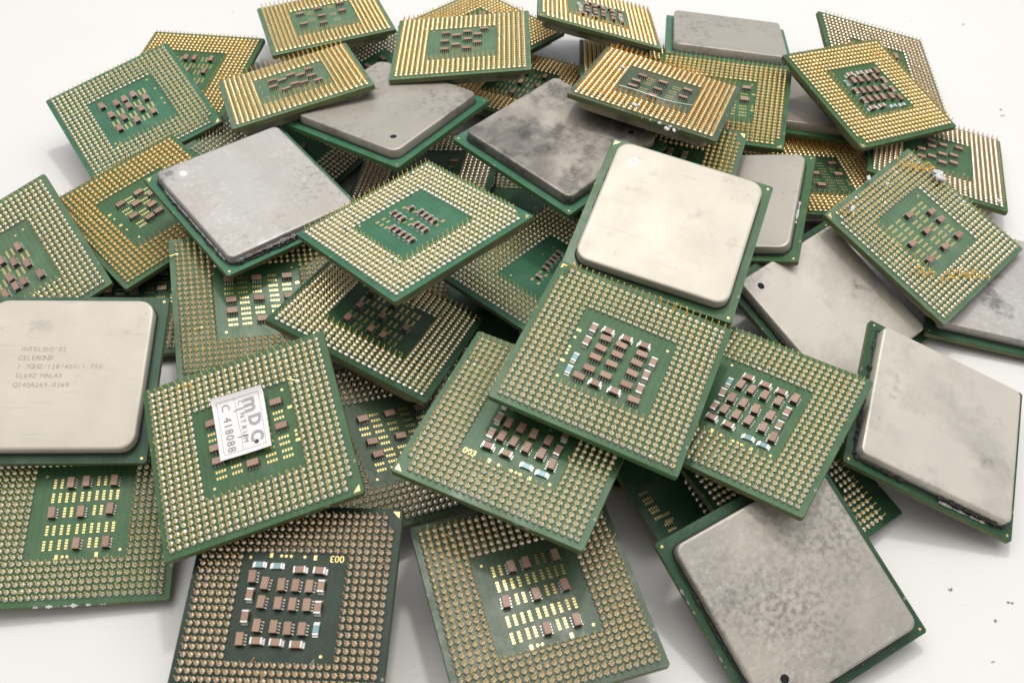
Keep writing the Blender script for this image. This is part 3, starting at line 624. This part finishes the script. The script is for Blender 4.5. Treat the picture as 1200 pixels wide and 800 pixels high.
# ------------------------------------------------------------------ how each processor looks
STYLE = {
 'F1': dict(lay='own', green='deep', gold='rosy', solder='grey', label='filler processor added to darken the heap below the black-stained lid'),  # filler boards, added so the gaps look dark
 'F3': dict(lay='own', green='deep', gold='rosy', solder='grey', label='filler processor added to darken the gap beside the central board'),
 'F4': dict(lay='own', green='deep', gold='rosy', solder='grey', label='filler processor added to darken the gap beneath the central board'),
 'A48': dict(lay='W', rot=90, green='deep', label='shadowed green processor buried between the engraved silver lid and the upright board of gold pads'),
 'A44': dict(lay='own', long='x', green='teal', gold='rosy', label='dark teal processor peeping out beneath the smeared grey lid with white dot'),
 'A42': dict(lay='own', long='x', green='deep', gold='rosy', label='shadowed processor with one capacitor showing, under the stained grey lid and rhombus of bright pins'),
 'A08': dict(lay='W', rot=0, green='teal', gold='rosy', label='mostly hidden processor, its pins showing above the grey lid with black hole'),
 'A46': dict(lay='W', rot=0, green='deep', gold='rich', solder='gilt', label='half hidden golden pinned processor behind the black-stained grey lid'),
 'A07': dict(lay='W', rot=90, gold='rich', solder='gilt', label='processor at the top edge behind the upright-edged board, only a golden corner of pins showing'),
 'A18': dict(lay='W', rot=90, green='mid', gold='rich', solder='gilt', label='processor with a small patch of pins left of the long orange-pinned board'),
 'A26': dict(lay='W', rot=90, green='deep', gold='rich', solder='gilt', label='processor under the small tan lid, dark green centre dotted white inside golden pins'),
 'A30': dict(lay='own', long='x', green='mid', gold='rosy', solder='tan', label='rosy-pinned processor at the far right with brown capacitors, under the tilted golden one'),
 'A40': dict(lay='W', rot=90, green='dusty', solder='grey', gold='rosy', label='dusty grey-green processor showing rows of gold pads between the stickered board and its neighbour'),
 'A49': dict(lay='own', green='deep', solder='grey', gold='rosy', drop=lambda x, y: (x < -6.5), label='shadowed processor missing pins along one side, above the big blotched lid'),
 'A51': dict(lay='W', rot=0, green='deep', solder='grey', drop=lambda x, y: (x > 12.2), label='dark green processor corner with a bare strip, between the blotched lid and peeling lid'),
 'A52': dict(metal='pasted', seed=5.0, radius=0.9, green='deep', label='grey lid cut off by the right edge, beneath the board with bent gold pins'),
 'A22': dict(metal='worn', seed=2.0, radius=1.2, vent=(-11.92, 12.1), green='deep', label='large pitted grey lid with a torn white-rimmed hole, under two pin boards'),
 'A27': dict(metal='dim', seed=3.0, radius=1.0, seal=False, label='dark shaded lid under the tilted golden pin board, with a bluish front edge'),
 'A29': dict(lay='W', rot=0, gold='rosy', solder='tan', green='mid', label='rosy gold pinned processor at upper right, half covered by another tilted board'),
 'A02': dict(lay='W', rot=0, gold='rich', solder='gilt', green='mid', label='golden pinned processor behind the upper left board, showing a green triangle'),
 'A01': dict(lay='own', long='y', green='teal', label='upper left processor with twelve scattered brown capacitors on bright teal green', tri=(1, -1)),
 'A03': dict(lay='own', long='x', green='mid', gold='rich', solder='gilt', label='processor overlapped by the smeared grey lid, with seven brown capacitors showing'),
 'A31': dict(lay='own', long='y', green='pale', gold='pale', label='pale green processor running off the left edge above the engraved silver lid'),
 'A16': dict(lay='W', rot=90, green='mid', gold='rich', solder='gilt', label='processor with long rows of gold pins below the clean silver lid at top'),
 'A25': dict(metal='matt', seed=7.0, radius=2.4, green='mid', label='small tan rounded lid tucked behind the big cream lid'),
 'A17': dict(lay='own', green='mid', gold='pale', solder='gilt', tri=(1, 1), label='processor corner of bright pins wedged between the cream lid and orange-pinned board'),
 'A41': dict(lay='own', green='teal', gold='pale', label='processor with a line of small capacitors beside the cream lid, beneath the rhombus of pins'),
 'A10': dict(metal='matt', seed=11.0, radius=2.2, vent=(-10.85, -11.03), green='teal', edge='green', label='grey lid with a round black hole near its front corner'),
 'A11': dict(metal='stained', seed=1.0, radius=1.6, vent=(11.95, -10.45), green='teal', edge='green', label='heavily black-stained grey lid with rounded corners and a small hole'),
 'A32': dict(lay='W', rot=90, green='mid', solder='tan', label='upright board with columns of gold pads and brown capacitors below the smeared grey lid'),
 'A36': dict(lay='W', rot=0, green='mid', solder='grey', label='bottom left processor with a chipped white front edge, rows of tiny gold pads'),
 'A38': dict(lay='W', rot=0, green='dusty', solder='tan', label='bottom centre processor with yellow gold pads and a smudged glossy patch'),
 'A37': dict(lay='K', rot=0, green='dark', solder='tan', gold='rosy', label='nearly black processor at the bottom edge with grid of brown capacitors marked 003'),
 'A24': dict(metal='worn', seed=13.0, radius=1.3, sealw=0.55, sealj=0.3, green='deep', label='tilted cream lid at right with crumbling black sealant along its front edge'),
 'A50': dict(metal='scuffed', seed=17.0, radius=1.8, vent=(-10.21, -11.38), green='deep', label='big blotchy grey lid at the lower right with a hole near the bottom'),
 'A21': dict(lay='K', rot=180, text=False, green='mid', label='board with brown capacitors right of the central one, partly covered by it'),
 'A39': dict(lay='K', rot=180, green='mid', label='board marked 003 at its left corner, under the front tip of the central board'),
 'A33': dict(lay='W', rot=90, green='deep', label='processor whose centre lies in deep shadow under the rhombus of bright pins'),
 'A14': dict(metal='matt', seed=19.0, radius=1.6, green='teal', tri=(-1, -1), label='clean silver lid lying flat at the top edge'),
 'A35': dict(metal='cream', seed=23.0, radius=3.0, green='deep', label='cream lid engraved with five lines of text at the left edge'),
 'A09': dict(metal='pasted', seed=29.0, radius=1.5, sealj=0.2, vent=(-10.53, 11.89), ventlight=True, green='teal', tri=(-1, 1), label='grey lid smeared with paste, a white dot at its left corner'),
 'A12': dict(lay='own', green='teal', gold='pale', long='x', tri=(1, -1), label='rhombus-lying bright board with rows of tiny white-ended capacitors in the middle'),
 'A04': dict(lay='own', long='x', gold='rich', solder='gilt', green='pale', label='narrow looking tilted golden board between the upper left board and holed lid'),
 'A05': dict(lay='own', long='x', gold='rich', solder='gilt', green='pale', label='tilted golden board cut by the top edge, resting above the narrow one'),
 'A06': dict(lay='own', long='x', gold='rich', solder='gilt', green='pale', label='almost upright-edged golden board at top centre with four columns of capacitors'),
 'A15': dict(lay='own', long='x', gold='orange', solder='gilt', green='dusty', label='orange-pinned tilted board with a thin loose wire across its dusty centre'),
 'A13': dict(lay='K', rot=180, text=False, gold='rich', solder='gilt', green='pale', label='golden board cut by the top edge beside the flat silver lid'),
 'A28': dict(lay='K', rot=180, text=False, gold='rich', solder='gilt', green='mid', label='golden tilted board at upper right with crowded capacitors, above the dark lid'),
 'A23': dict(lay='W', rot=-90, green='pale', gold='pale', solder='bright', label='board at right with tangled bent gold pins and a white paste lump'),
 'A19': dict(metal='cream', seed=31.0, radius=2.8, vent=(-11.27, 11.14), ventlight=True, green='mid', edge='green', tri=(-1, 1), label='large smooth cream lid near the centre, cleanest and brightest of all'),
 'A20': dict(lay='K', rot=90, third=False, text=False, green='mid', edge='green', bend=lambda p: np.c_[0 * p[:, 0], np.where(p[:, 1] > 15.5, 0.9, 0)], label='central board lying topmost with neat brown capacitors, overlapping the cream lid'),
 'A34': dict(lay='W', rot=90, green='mid', label='board carrying a white paper sticker numbered C 418088'),
}


# ------------------------------------------------------------------ the table
tb = MB()
tb.box((0, 150, -12), (3000, 2400, 24), 0, None, 2.0)
table = link('tabletop', tb.mesh('tabletop', [table_material()]), kind='structure', label='smooth white tabletop under the heap')

# ------------------------------------------------------------------ which pins the picture shows largest
def project(P):
    """world mm -> 1200 x 800 picture coordinates and depth"""
    th = math.radians(PITCH); c, s = math.cos(th), math.sin(th)
    Q = P - np.array([0, 0, CAM_H])
    x = Q[:, 0]; y = -s * Q[:, 1] - c * Q[:, 2]; z = c * Q[:, 1] - s * Q[:, 2]
    return np.c_[600 + 1150 * x / z, 400 + 1150 * y / z], z
NAMES = list(POSE)
def frame(k):
    return np.array(POSE[k][1]), np.array(POSE[k][2])
QUADS = {}
for k in NAMES:
    R, t = frame(k)
    q, _ = project(np.array([[-17.5, 17.5, 0], [17.5, 17.5, 0], [17.5, -17.5, 0], [-17.5, -17.5, 0]]) @ R.T + t)
    QUADS[k] = q
def inside(q, p):
    ok = np.ones(len(p), bool)
    for i in range(4):
        a, b = q[i], q[(i + 1) % 4]
        ok &= (b[0] - a[0]) * (p[:, 1] - a[1]) - (b[1] - a[1]) * (p[:, 0] - a[0]) > 0
    return ok
def largest(k, pts, most=100):
    R, t = frame(k)
    P, z = project(np.c_[pts, np.full(len(pts), 0.5)] @ R.T + t)
    vis = (P[:, 0] > 2) & (P[:, 0] < 1198) & (P[:, 1] > 2) & (P[:, 1] < 798)
    for j in NAMES[NAMES.index(k) + 1:]:
        vis &= ~inside(QUADS[j], P)
    order = np.argsort(z + np.where(vis, 0, 1e6))
    return order[:min(most, int(vis.sum()))], int(vis.sum())

# ------------------------------------------------------------------ one processor
GROUP = 'processors heaped on the white tabletop'
PIN_PARTS = {}
def single_pin(sold, gold):
    if (sold, gold) not in PIN_PARTS:
        PIN_PARTS[(sold, gold)] = pins_mesh('pin', np.zeros((1, 2)), np.zeros((1, 2)), [SOLDER[sold], PIN_GOLD[gold]])
    return PIN_PARTS[(sold, gold)]
UNDER_PINS = pins_mesh('pin_field', grid_points((1, 1)), RNG.normal(0, 0.03, (len(grid_points((1, 1))), 2)), [SOLDER['tan'], PIN_GOLD['rosy']], flip=True)
UNDER_SPREADER = spreader_mesh(2.2, 0.0, -1, M_SP_UNDER)
BOARDS = {}
def board_for(green, edge):
    if (green, edge) not in BOARDS:
        BOARDS[(green, edge)] = board_mesh(GREENS[green], M_EDGE if edge == 'resin' else M_EDGE_GREEN)
    return BOARDS[(green, edge)]

def pads_mesh(pads, rects, dots, along, tri=None, tridir=1):
    mb = MB()
    for x, y in pads:
        for s in (-1, 1):
            for i in range(4):
                a, b = s * 0.62, -0.765 + i * 0.51
                if along == 'y':
                    mb.box((x + a, y + b, 0.012), (0.50, 0.31, 0.024))
                else:
                    mb.box((x + b, y + a, 0.012), (0.31, 0.50, 0.024))
    for x, y in rects:
        mb.box((x, y, 0.012), (0.55, 0.85, 0.024) if along == 'y' else (0.85, 0.55, 0.024))
    for x, y in dots:
        a = [2 * math.pi * i / 12 for i in range(12)]
        V = [(x + 0.26 * math.cos(t), y + 0.26 * math.sin(t), z) for z in (0, 0.024) for t in a]
        mb.add(V, [tuple(range(12, 24))] + [(i, (i + 1) % 12, 12 + (i + 1) % 12, 12 + i) for i in range(12)])
    if tri:
        sx, sy = tri
        A = [(16.9 * sx, 16.9 * sy), (15.7 * sx, 16.9 * sy), (16.9 * sx, 15.7 * sy)]
        if sx * sy < 0: A = A[::-1]
        mb.add([(x, y, 0.02) for x, y in A], [(0, 1, 2)])
    return mb.mesh('contact_pads', [M_PAD]) if mb.n else None

def processor(k):
    st = STYLE[k]
    R, t = frame(k)
    root = bpy.data.objects.new('processor', None)
    COL.objects.link(root)
    M = Matrix.Identity(4)
    for i in range(3):
        for j in range(3):
            M[i][j] = R[i][j]
        M[i][3] = t[i] * MM
    root.empty_display_size = 0.01
    root.matrix_world = M
    root['label'] = st['label']; root['category'] = 'processor'; root['group'] = GROUP
    link('circuit_board', board_for(st.get('green', 'mid'), st.get('edge', 'resin')), root)
    face = POSE[k][0]
    if face == 'P':
        link('heat_spreader', UNDER_SPREADER, root, (0, 0, -1.2))
        rot = st.get('rot', 0)
        lay = st.get('lay', 'W')
        L = K_LAYOUT if lay == 'K' else W_LAYOUT if lay == 'W' else OWN_LAYOUT[k]
        if lay not in ('K', 'W'): rot = 0
        tri = st.get('tri')
        if lay == 'K': tri = rot2((1, 1), rot)
        if lay == 'W': tri = rot2((-1, -1), rot)
        # pins
        pts = grid_points(tri)
        if 'drop' in st:
            pts = pts[~st['drop'](pts[:, 0], pts[:, 1])]
        lean = RNG.normal(0, st.get('lean', 0.035), pts.shape)
        wild = RNG.random(len(pts)) < 0.02
        lean[wild] += RNG.normal(0, 0.6, (int(wild.sum()), 2))
        if 'bend' in st:
            lean = lean + st['bend'](pts)
        mats = [SOLDER[st.get('solder', 'bright')], PIN_GOLD[st.get('gold', 'pale')]]
        big, nvis = largest(k, pts)
        rest = np.setdiff1d(np.arange(len(pts)), big)
        if len(rest):
            link('pin_field', pins_mesh('pin_field', pts[rest], lean[rest], mats), root, kind='stuff', label='the rest of the gold pins in rows')
        bent = (lean[big] ** 2).sum(1) > 0.04
        for n_, i in enumerate(big):
            if bent[n_]:
                me = pins_mesh('pin', np.zeros((1, 2)), lean[i:i + 1], mats)
                link('pin', me, root, (pts[i][0], pts[i][1], 0), label='bent gold pin')
            else:
                o = link('pin', single_pin(st.get('solder', 'bright'), st.get('gold', 'pale')), root, (pts[i][0], pts[i][1], 0))
                o.rotation_euler = (-lean[i][1] / 2, lean[i][0] / 2, 0)
        # small parts
        long_y = (lay == 'K' or lay == 'W') and rot % 180 == 0
        if lay not in ('K', 'W'): long_y = st.get('long') == 'y'
        def place(name, me, key, turn):
            for q in L.get(key, []):
                x, y = rot2(q, rot)
                link(name, me, root, (x + RNG.normal(0, 0.04), y + RNG.normal(0, 0.04), 0), math.radians(turn + RNG.normal(0, 2.0)))
        place('capacitor', ME_BLOCK, 'b', 90 if long_y else 0)
        place('capacitor', ME_CHIP, 'c', 90 + rot)
        place('capacitor', ME_CHIP, 'cx', rot)
        place('capacitor', ME_SMALL, 's', 0)
        place('capacitor', ME_SMALL, 'sy', 90)
        place('resistor', ME_RES, 'rx', rot)
        place('resistor' if st.get('third', True) else 'capacitor', ME_RES if st.get('third', True) else ME_CHIP, 'ry', 90 + rot)
        place('resistor', ME_TINY, 'rxx', 0)
        pm = pads_mesh([rot2(q, rot) for q in L.get('p', [])], [rot2(q, rot) for q in L.get('rect', [])],
                       [rot2(q, rot) for q in L.get('dot', [])], 'y' if long_y else 'x', tri)
        if pm: link('contact_pads', pm, root)
        if lay == 'K' and st.get('text', True):
            x, y = rot2(L['txt'][0], rot)
            o = link('printed_text', text_mesh('003', 1.7, [M_PAD], extrude=0.006), root, (x, y, 0.012), math.radians(180 + rot))
    else:
        link('pin_field', UNDER_PINS, root, (0, 0, -1.2), kind='stuff', label='gold pins under the board')
        sp = link('heat_spreader', spreader_mesh(st.get('radius', 2.6), 0.0, 1, SPREAD[st['metal']](st.get('seed', 1.3) * 3.7), st.get('jag', 0)), root)
        if st.get('seal', True):
            mb = MB()
            h = 15.5 + st.get('sealw', 0.28)
            pr = rounded(h, st.get('radius', 2.6) + 0.2, 8)
            j = st.get('sealj', 0.04)
            pr = [(x + random.uniform(-j, j), y + random.uniform(-j, j)) for x, y in pr]
            inner = [(x * 0.95, y * 0.95) for x, y in pr]
            lathe_rings(mb, [(pr, 0.0), ([(x * 0.997, y * 0.997) for x, y in pr], 0.28), (inner, 0.42)], 0, False, True)
            link('seal', mb.mesh('seal', [M_SEAL]), sp)
        if 'vent' in st:
            vx, vy = st['vent']
            mb = MB()
            a = [2 * math.pi * i / 16 for i in range(16)]
            rim = lambda r, jj=0.0: [(vx + (r + random.uniform(-jj, jj)) * math.cos(t), vy + (r + random.uniform(-jj, jj)) * math.sin(t)) for t in a]
            light = st.get('ventlight')
            lathe_rings(mb, [(rim(1.05, 0.08), 2.402), (rim(0.86), 2.43), (rim(0.80), 2.41)], 1, False)
            lathe_rings(mb, [(rim(0.82), 2.412), (rim(0.2), 2.408)], 2 if light else 0, True, False)
            link('vent_hole', mb.mesh('vent_hole', [M_HOLE, M_SILVER_SEAL, M_PASTE]), sp)
        dots = [(16.5 * sx, 16.5 * sy) for sx in (-1, 1) for sy in (-1, 1)]
        tri = st.get('tri')
        if tri: dots.remove((16.5 * tri[0], 16.5 * tri[1]))
        link('contact_pads', pads_mesh([], [], dots, 'y', tri), root)
    return root

ROOTS = {k: processor(k) for k in NAMES}

# ------------------------------------------------------------------ the paper sticker on one board
r34 = ROOTS['A34']
mb = MB()
S = [(-4.9, 9.25), (4.63, 8.84), (4.13, -3.5), (-5.05, -3.2)]
n1, n2 = 12, 12
def on_sticker(u, v):                       # u along the top side, v downwards, 0..1
    a = np.array(S[0]) * (1 - u) + np.array(S[1]) * u
    b = np.array(S[3]) * (1 - u) + np.array(S[2]) * u
    p = a * (1 - v) + b * v
    return p[0], p[1], 1.22 + 0.05 * math.sin(5 * u + 2) + 0.06 * math.cos(6 * v) + 0.9 * max(0, 0.09 - v) / 0.09
V = [on_sticker(i / n1, j / n2) for j in range(n2 + 1) for i in range(n1 + 1)]
F = [(j * (n1 + 1) + i, (j + 1) * (n1 + 1) + i, (j + 1) * (n1 + 1) + i + 1, j * (n1 + 1) + i + 1) for j in range(n2) for i in range(n1)]
mb.add(V, F, 0, True)
nv = len(V)
mb.add([(x, y, z - 0.07) for x, y, z in V], [f[::-1] for f in F], 0, True)
sticker = link('sticker', mb.mesh('sticker', [mat('white_paper', (0.92, 0.89, 0.90), 0.6)]), r34, label='white paper sticker')
M_INK = mat('grey_ink', (0.30, 0.30, 0.31), 0.7)
M_INK_PALE = mat('pale_grey_ink', (0.42, 0.42, 0.43), 0.7)
M_INK_DARK = mat('dark_ink', (0.07, 0.065, 0.07), 0.7)

def ribbon(points, w, m, name='printed_lines', lift=0.03):
    """thin printed line following the paper (u, v coordinates)"""
    mb = MB()
    for (u0, v0), (u1, v1) in zip(points[:-1], points[1:]):
        k = 10
        P = [on_sticker(u0 + (u1 - u0) * i / k, v0 + (v1 - v0) * i / k) for i in range(k + 1)]
        d = np.array([P[-1][0] - P[0][0], P[-1][1] - P[0][1]]); d /= max(1e-9, np.hypot(*d)); nx, ny = -d[1] * w / 2, d[0] * w / 2
        V = [(x + nx, y + ny, z + lift) for x, y, z in P] + [(x - nx, y - ny, z + lift) for x, y, z in P]
        mb.add(V, [(i, i + k + 1, i + k + 2, i + 1) for i in range(k)])
    return mb.mesh(name, [m])
link('printed_lines', ribbon([(0.09, 0.06), (0.91, 0.06), (0.91, 0.93), (0.09, 0.93), (0.09, 0.06)], 0.09, M_INK_PALE), sticker)
link('printed_lines', ribbon([(0.44, 0.06), (0.44, 0.40), (0.46, 0.62), (0.46, 0.93)], 0.09, M_INK), sticker)
link('printed_lines', ribbon([(0.385, 0.27), (0.49, 0.24)], 0.16, M_INK_DARK), sticker)
link('printed_lines', ribbon([(0.385, 0.70), (0.60, 0.72)], 0.16, M_INK_DARK), sticker)
def sticker_text(body, size, u, v0, v1, m, bold=0.0, mono=True):
    """one letter after another down the paper, tops of the letters to the right"""
    n = len(body)
    for i, ch in enumerate(body):
        if ch == ' ': continue
        v = v0 + (v1 - v0) * (i / max(1, n - 1))
        x, y, z = on_sticker(u, v)
        o = link('printed_text', text_mesh(ch, size, [m], extrude=0.004, bold=bold), sticker, (x, y, z + 0.09), math.radians(-92))
        x2, y2, z2 = on_sticker(u, v + 0.02); x3, y3, z3 = on_sticker(u + 0.02, v)
        tx = Vector((x2 - x, y2 - y, z2 - z)).normalized(); ty = Vector((x3 - x, y3 - y, z3 - z)).normalized()
        nz = tx.cross(ty).normalized(); ty = nz.cross(tx)
        o.rotation_euler = Matrix((tx, ty, nz)).transposed().to_euler()
sticker_text('C 418088', 2.1, 0.24, 0.17, 0.87, M_INK)
sticker_text('CENTRUM', 1.35, 0.535, 0.15, 0.78, M_INK)
sticker_text('m', 4.1, 0.735, 0.225, 0.225, M_INK_PALE, 0.10)
sticker_text('D', 3.1, 0.75, 0.49, 0.49, M_INK_PALE, 0.12)
sticker_text('C', 3.1, 0.75, 0.76, 0.76, M_INK_PALE, 0.12)
mb = MB()
x, y, z = on_sticker(0.735, 0.86)
a = [2 * math.pi * i / 16 for i in range(16)]
mb.add([(x + 0.42 * math.cos(t), y + 0.42 * math.sin(t), z + 0.06) for t in a], [tuple(range(16))])
link('printed_dot', mb.mesh('printed_dot', [M_INK_DARK]), sticker)

# ------------------------------------------------------------------ engraving on the cream lid
M_ETCH = mat('etched_letters', (0.36, 0.325, 0.275), 0.7, 0.1)
sp35 = [c for c in ROOTS['A35'].children if c.name.startswith('heat_spreader')][0]
def etch(body, y, x0=-8.1, step=0.80, size=1.35):
    link('engraved_text', text_mesh(body, size, [M_ETCH], mono=step, extrude=0.004), sp35, (x0, y, 2.408))
etch("INTEL", 4.75)
etch("'02", 4.75, -8.1 + 0.83 * 7.6)
for i, ch in enumerate('MC'):
    cx = -8.1 + 0.83 * 5.2 + i * 1.15
    link('engraved_text', text_mesh(ch, 0.8, [M_ETCH], extrude=0.004), sp35, (cx, 4.75, 2.408))
    mb = MB()
    a = [2 * math.pi * j / 18 for j in range(18)]
    lathe_rings(mb, [([(cx + 0.52 * math.cos(t), 4.75 + 0.52 * math.sin(t)) for t in a], 2.409), ([(cx + 0.43 * math.cos(t), 4.75 + 0.43 * math.sin(t)) for t in a], 2.409)], 0, False, False)
    link('engraved_ring', mb.mesh('engraved_ring', [M_ETCH]), sp35)
etch("CELERON\u00ae", 2.9)
etch("1.7GHZ/128/400/1.75V", 1.1)
etch("SL69Z MALAY", -0.8)
etch("Q240A269-0369", -2.7)

# ------------------------------------------------------------------ loose, bent pins, wire and crumbs
def wire_mesh(name, pts, r, m, seg=6):
    P = [Vector(p) for p in pts]
    # smooth the line
    Q = []
    for i in range(len(P) - 1):
        p0 = P[max(0, i - 1)]; p1 = P[i]; p2 = P[i + 1]; p3 = P[min(len(P) - 1, i + 2)]
        for s in range(5):
            t = s / 5
            Q.append(0.5 * ((2 * p1) + (-p0 + p2) * t + (2 * p0 - 5 * p1 + 4 * p2 - p3) * t * t + (-p0 + 3 * p1 - 3 * p2 + p3) * t ** 3))
    Q.append(P[-1])
    rings = []
    mb = MB()
    V = []
    for i, q in enumerate(Q):
        d = (Q[min(i + 1, len(Q) - 1)] - Q[max(0, i - 1)]).normalized()
        up = Vector((0, 0, 1)) if abs(d.z) < 0.9 else Vector((1, 0, 0))
        a = d.cross(up).normalized(); b = a.cross(d)
        for s in range(seg):
            an = 2 * math.pi * s / seg
            V.append(tuple(q + a * r * math.cos(an) + b * r * math.sin(an)))
    F = [(i * seg + s, i * seg + (s + 1) % seg, (i + 1) * seg + (s + 1) % seg, (i + 1) * seg + s) for i in range(len(Q) - 1) for s in range(seg)]
    F.append(tuple(range(seg))[::-1]); F.append(tuple((len(Q) - 1) * seg + s for s in range(seg)))
    mb.add(V, F, 0, True)
    return mb.mesh(name, [m])

def flat_pins(k, lines, rnd, m='rich'):
    for (x0, y0), (x1, y1), n in lines:
        for i in range(n):
            t = (i + 0.5) / n
            x, y = x0 + (x1 - x0) * t, y0 + (y1 - y0) * t
            a = rnd.uniform(0, 6.28)
            l = rnd.uniform(1.2, 1.9)
            pts = [(x, y, 0.5), (x + 0.3 * math.cos(a), y + 0.3 * math.sin(a), 1.3), (x + l * 0.6 * math.cos(a + 0.3), y + l * 0.6 * math.sin(a + 0.3), rnd.uniform(1.4, 2.1)), (x + l * math.cos(a), y + l * math.sin(a), rnd.uniform(1.0, 2.0))]
            link('bent_pin', wire_mesh('bent_pin', pts, 0.13, PIN_GOLD[m]), ROOTS[k])
rnd = random.Random(3)
flat_pins('A23', BENT23, rnd)
link('loose_wire', wire_mesh('loose_wire', WIRE15, 0.10, M_TIN), ROOTS['A15'], label='thin pale wire lying on the pins')
flat_pins('A20', [((-15.9, 15.9), (-13.2, 15.9), 2), ((15.9, -15.9), (15.9, -16.0), 1), ((2, 15.9), (10, 15.9), 3)], rnd)
flat_pins('A34', [((-12, 15.5), (-8, 14.6), 2)], rnd)
flat_pins('A38', [((-3, 15), (-1, 15), 1)], rnd)

def lumps(k, items, m):
    for i, (x, y, z, r) in enumerate(items):
        link('paste_crumb', lump_mesh('paste_crumb', m, r, 0.6, i + len(k) * 7), ROOTS[k], (x, y, z), random.uniform(0, 3))
for k, items in LUMPS_WHITE.items(): lumps(k, items, M_PASTE)

def crust(k, p0, p1, z, r, m, seed, gap=0.25):
    """a broken ridge of dried residue along an edge"""
    rg = np.random.default_rng(seed)
    L = math.hypot(p1[0] - p0[0], p1[1] - p0[1]); n = max(8, int(L / 0.16)); seg = 9
    d = np.array([(p1[0] - p0[0]) / L, (p1[1] - p0[1]) / L]); nn = np.array([-d[1], d[0]])
    w = np.convolve(rg.uniform(0, 1, n + 12), np.ones(5) / 5, 'same')[6:6 + n]
    w = np.clip((w - gap) / (0.75 - gap), 0.06, 1.2); w[0] = w[-1] = 0.05
    V = []
    for i in range(n):
        c = np.array(p0) + d * L * i / (n - 1)
        for s in range(seg):
            a = 2 * math.pi * s / seg
            q = r * w[i] * rg.uniform(0.65, 1.3)
            xy = c + nn * q * math.cos(a) * 0.8 + d * rg.uniform(-0.05, 0.05)
            V.append((xy[0], xy[1], z + q * math.sin(a) * 0.75))
    mb = MB()
    F = [(i * seg + s, (i + 1) * seg + s, (i + 1) * seg + (s + 1) % seg, i * seg + (s + 1) % seg) for i in range(n - 1) for s in range(seg)]
    mb.add(V, F, 0, False)
    link('residue', mb.mesh('residue', [m]), ROOTS[k])
M_SILVER_PASTE = paste_material('silver_grey_paste', (0.36, 0.36, 0.36))
M_TAR = mat('crumbly_sealant', (0.05, 0.048, 0.045), 0.35)
crust('A24', (1.5, -15.9), (13.8, -15.7), 0.5, 0.75, M_TAR, 1, 0.2)
crust('A24', (-14, -15.9), (-5, -16.0), 0.45, 0.5, M_TAR, 2)
crust('A24', (-16.0, -13), (-15.9, 13), 0.4, 0.5, M_TAR, 3, 0.4)
crust('A24', (2, -16.6), (12, -16.4), 0.2, 0.5, M_SILVER_PASTE, 4, 0.4)
crust('A09', (-14.5, -15.6), (6, -15.9), 1.0, 0.75, M_SILVER_PASTE, 5, 0.2)
crust('A09', (-14.5, -16.1), (3, -16.3), 0.3, 0.5, M_TAR, 6, 0.3)
crust('A09', (-15.9, -14), (-15.8, 11), 0.9, 0.38, M_SILVER_PASTE, 7, 0.15)
crust('A09', (-16.2, -13), (-16.1, 9), 0.25, 0.4, M_TAR, 8, 0.3)
crust('A50', (-15.9, -12), (-15.9, 12), 0.5, 0.45, M_TAR, 9, 0.4)
crust('A50', (-4, -15.9), (14, -15.9), 0.5, 0.5, M_TAR, 10, 0.3)
crust('A50', (-17.3, -6), (-17.4, 9), -0.05, 0.3, M_SILVER_PASTE, 11, 0.45)
crust('A25', (15.7, -6), (15.8, 1), 0.4, 0.5, M_PASTE, 12, 0.3)
crust('A36', (-6, -17.45), (6.5, -17.5), -0.15, 0.42, M_PASTE, 13, 0.42)
crust('A15', (0, -17.3), (9, -17.3), -0.2, 0.5, M_PASTE, 14, 0.4)
crust('A39', (5, -17.4), (12, -17.4), -0.2, 0.22, M_SILVER_PASTE, 15, 0.4)
crust('A34', (6, -17.4), (14, -17.4), -0.25, 0.22, M_SILVER_PASTE, 16, 0.4)
crust('A22', (-15.9, -14), (-15.8, 10), 0.4, 0.4, M_TAR, 17, 0.4)
crust('A19', (-15.7, -3), (-15.75, 9), 1.0, 0.25, M_TAR, 18, 0.35)

# specks of dirt on the table
mb = MB()
rg = random.Random(11)
def flake(x, y, r):
    n = 6
    V = [(x + r * rg.uniform(0.4, 1.2) * math.cos(6.283 * i / n), y + r * rg.uniform(0.3, 1.0) * math.sin(6.283 * i / n), 0.03 + rg.uniform(0, r * 0.5)) for i in range(n)]
    V.append((x, y, 0.05 + r * 0.6))
    mb.add(V, [(i, (i + 1) % n, n) for i in range(n)])
for x, y, r in SPECKS:
    for _ in range(1 if r < 0.3 else 3):
        flake(x + rg.uniform(-r, r), y + rg.uniform(-r, r) * 0.6, r * rg.uniform(0.35, 0.7))
dust = link('debris', mb.mesh('debris', [mat('dirt', (0.30, 0.28, 0.26), 0.8)]), kind='stuff', label='dark specks of dirt scattered on the white tabletop')
dust['category'] = 'dirt specks'

print('objects', len(bpy.data.objects))
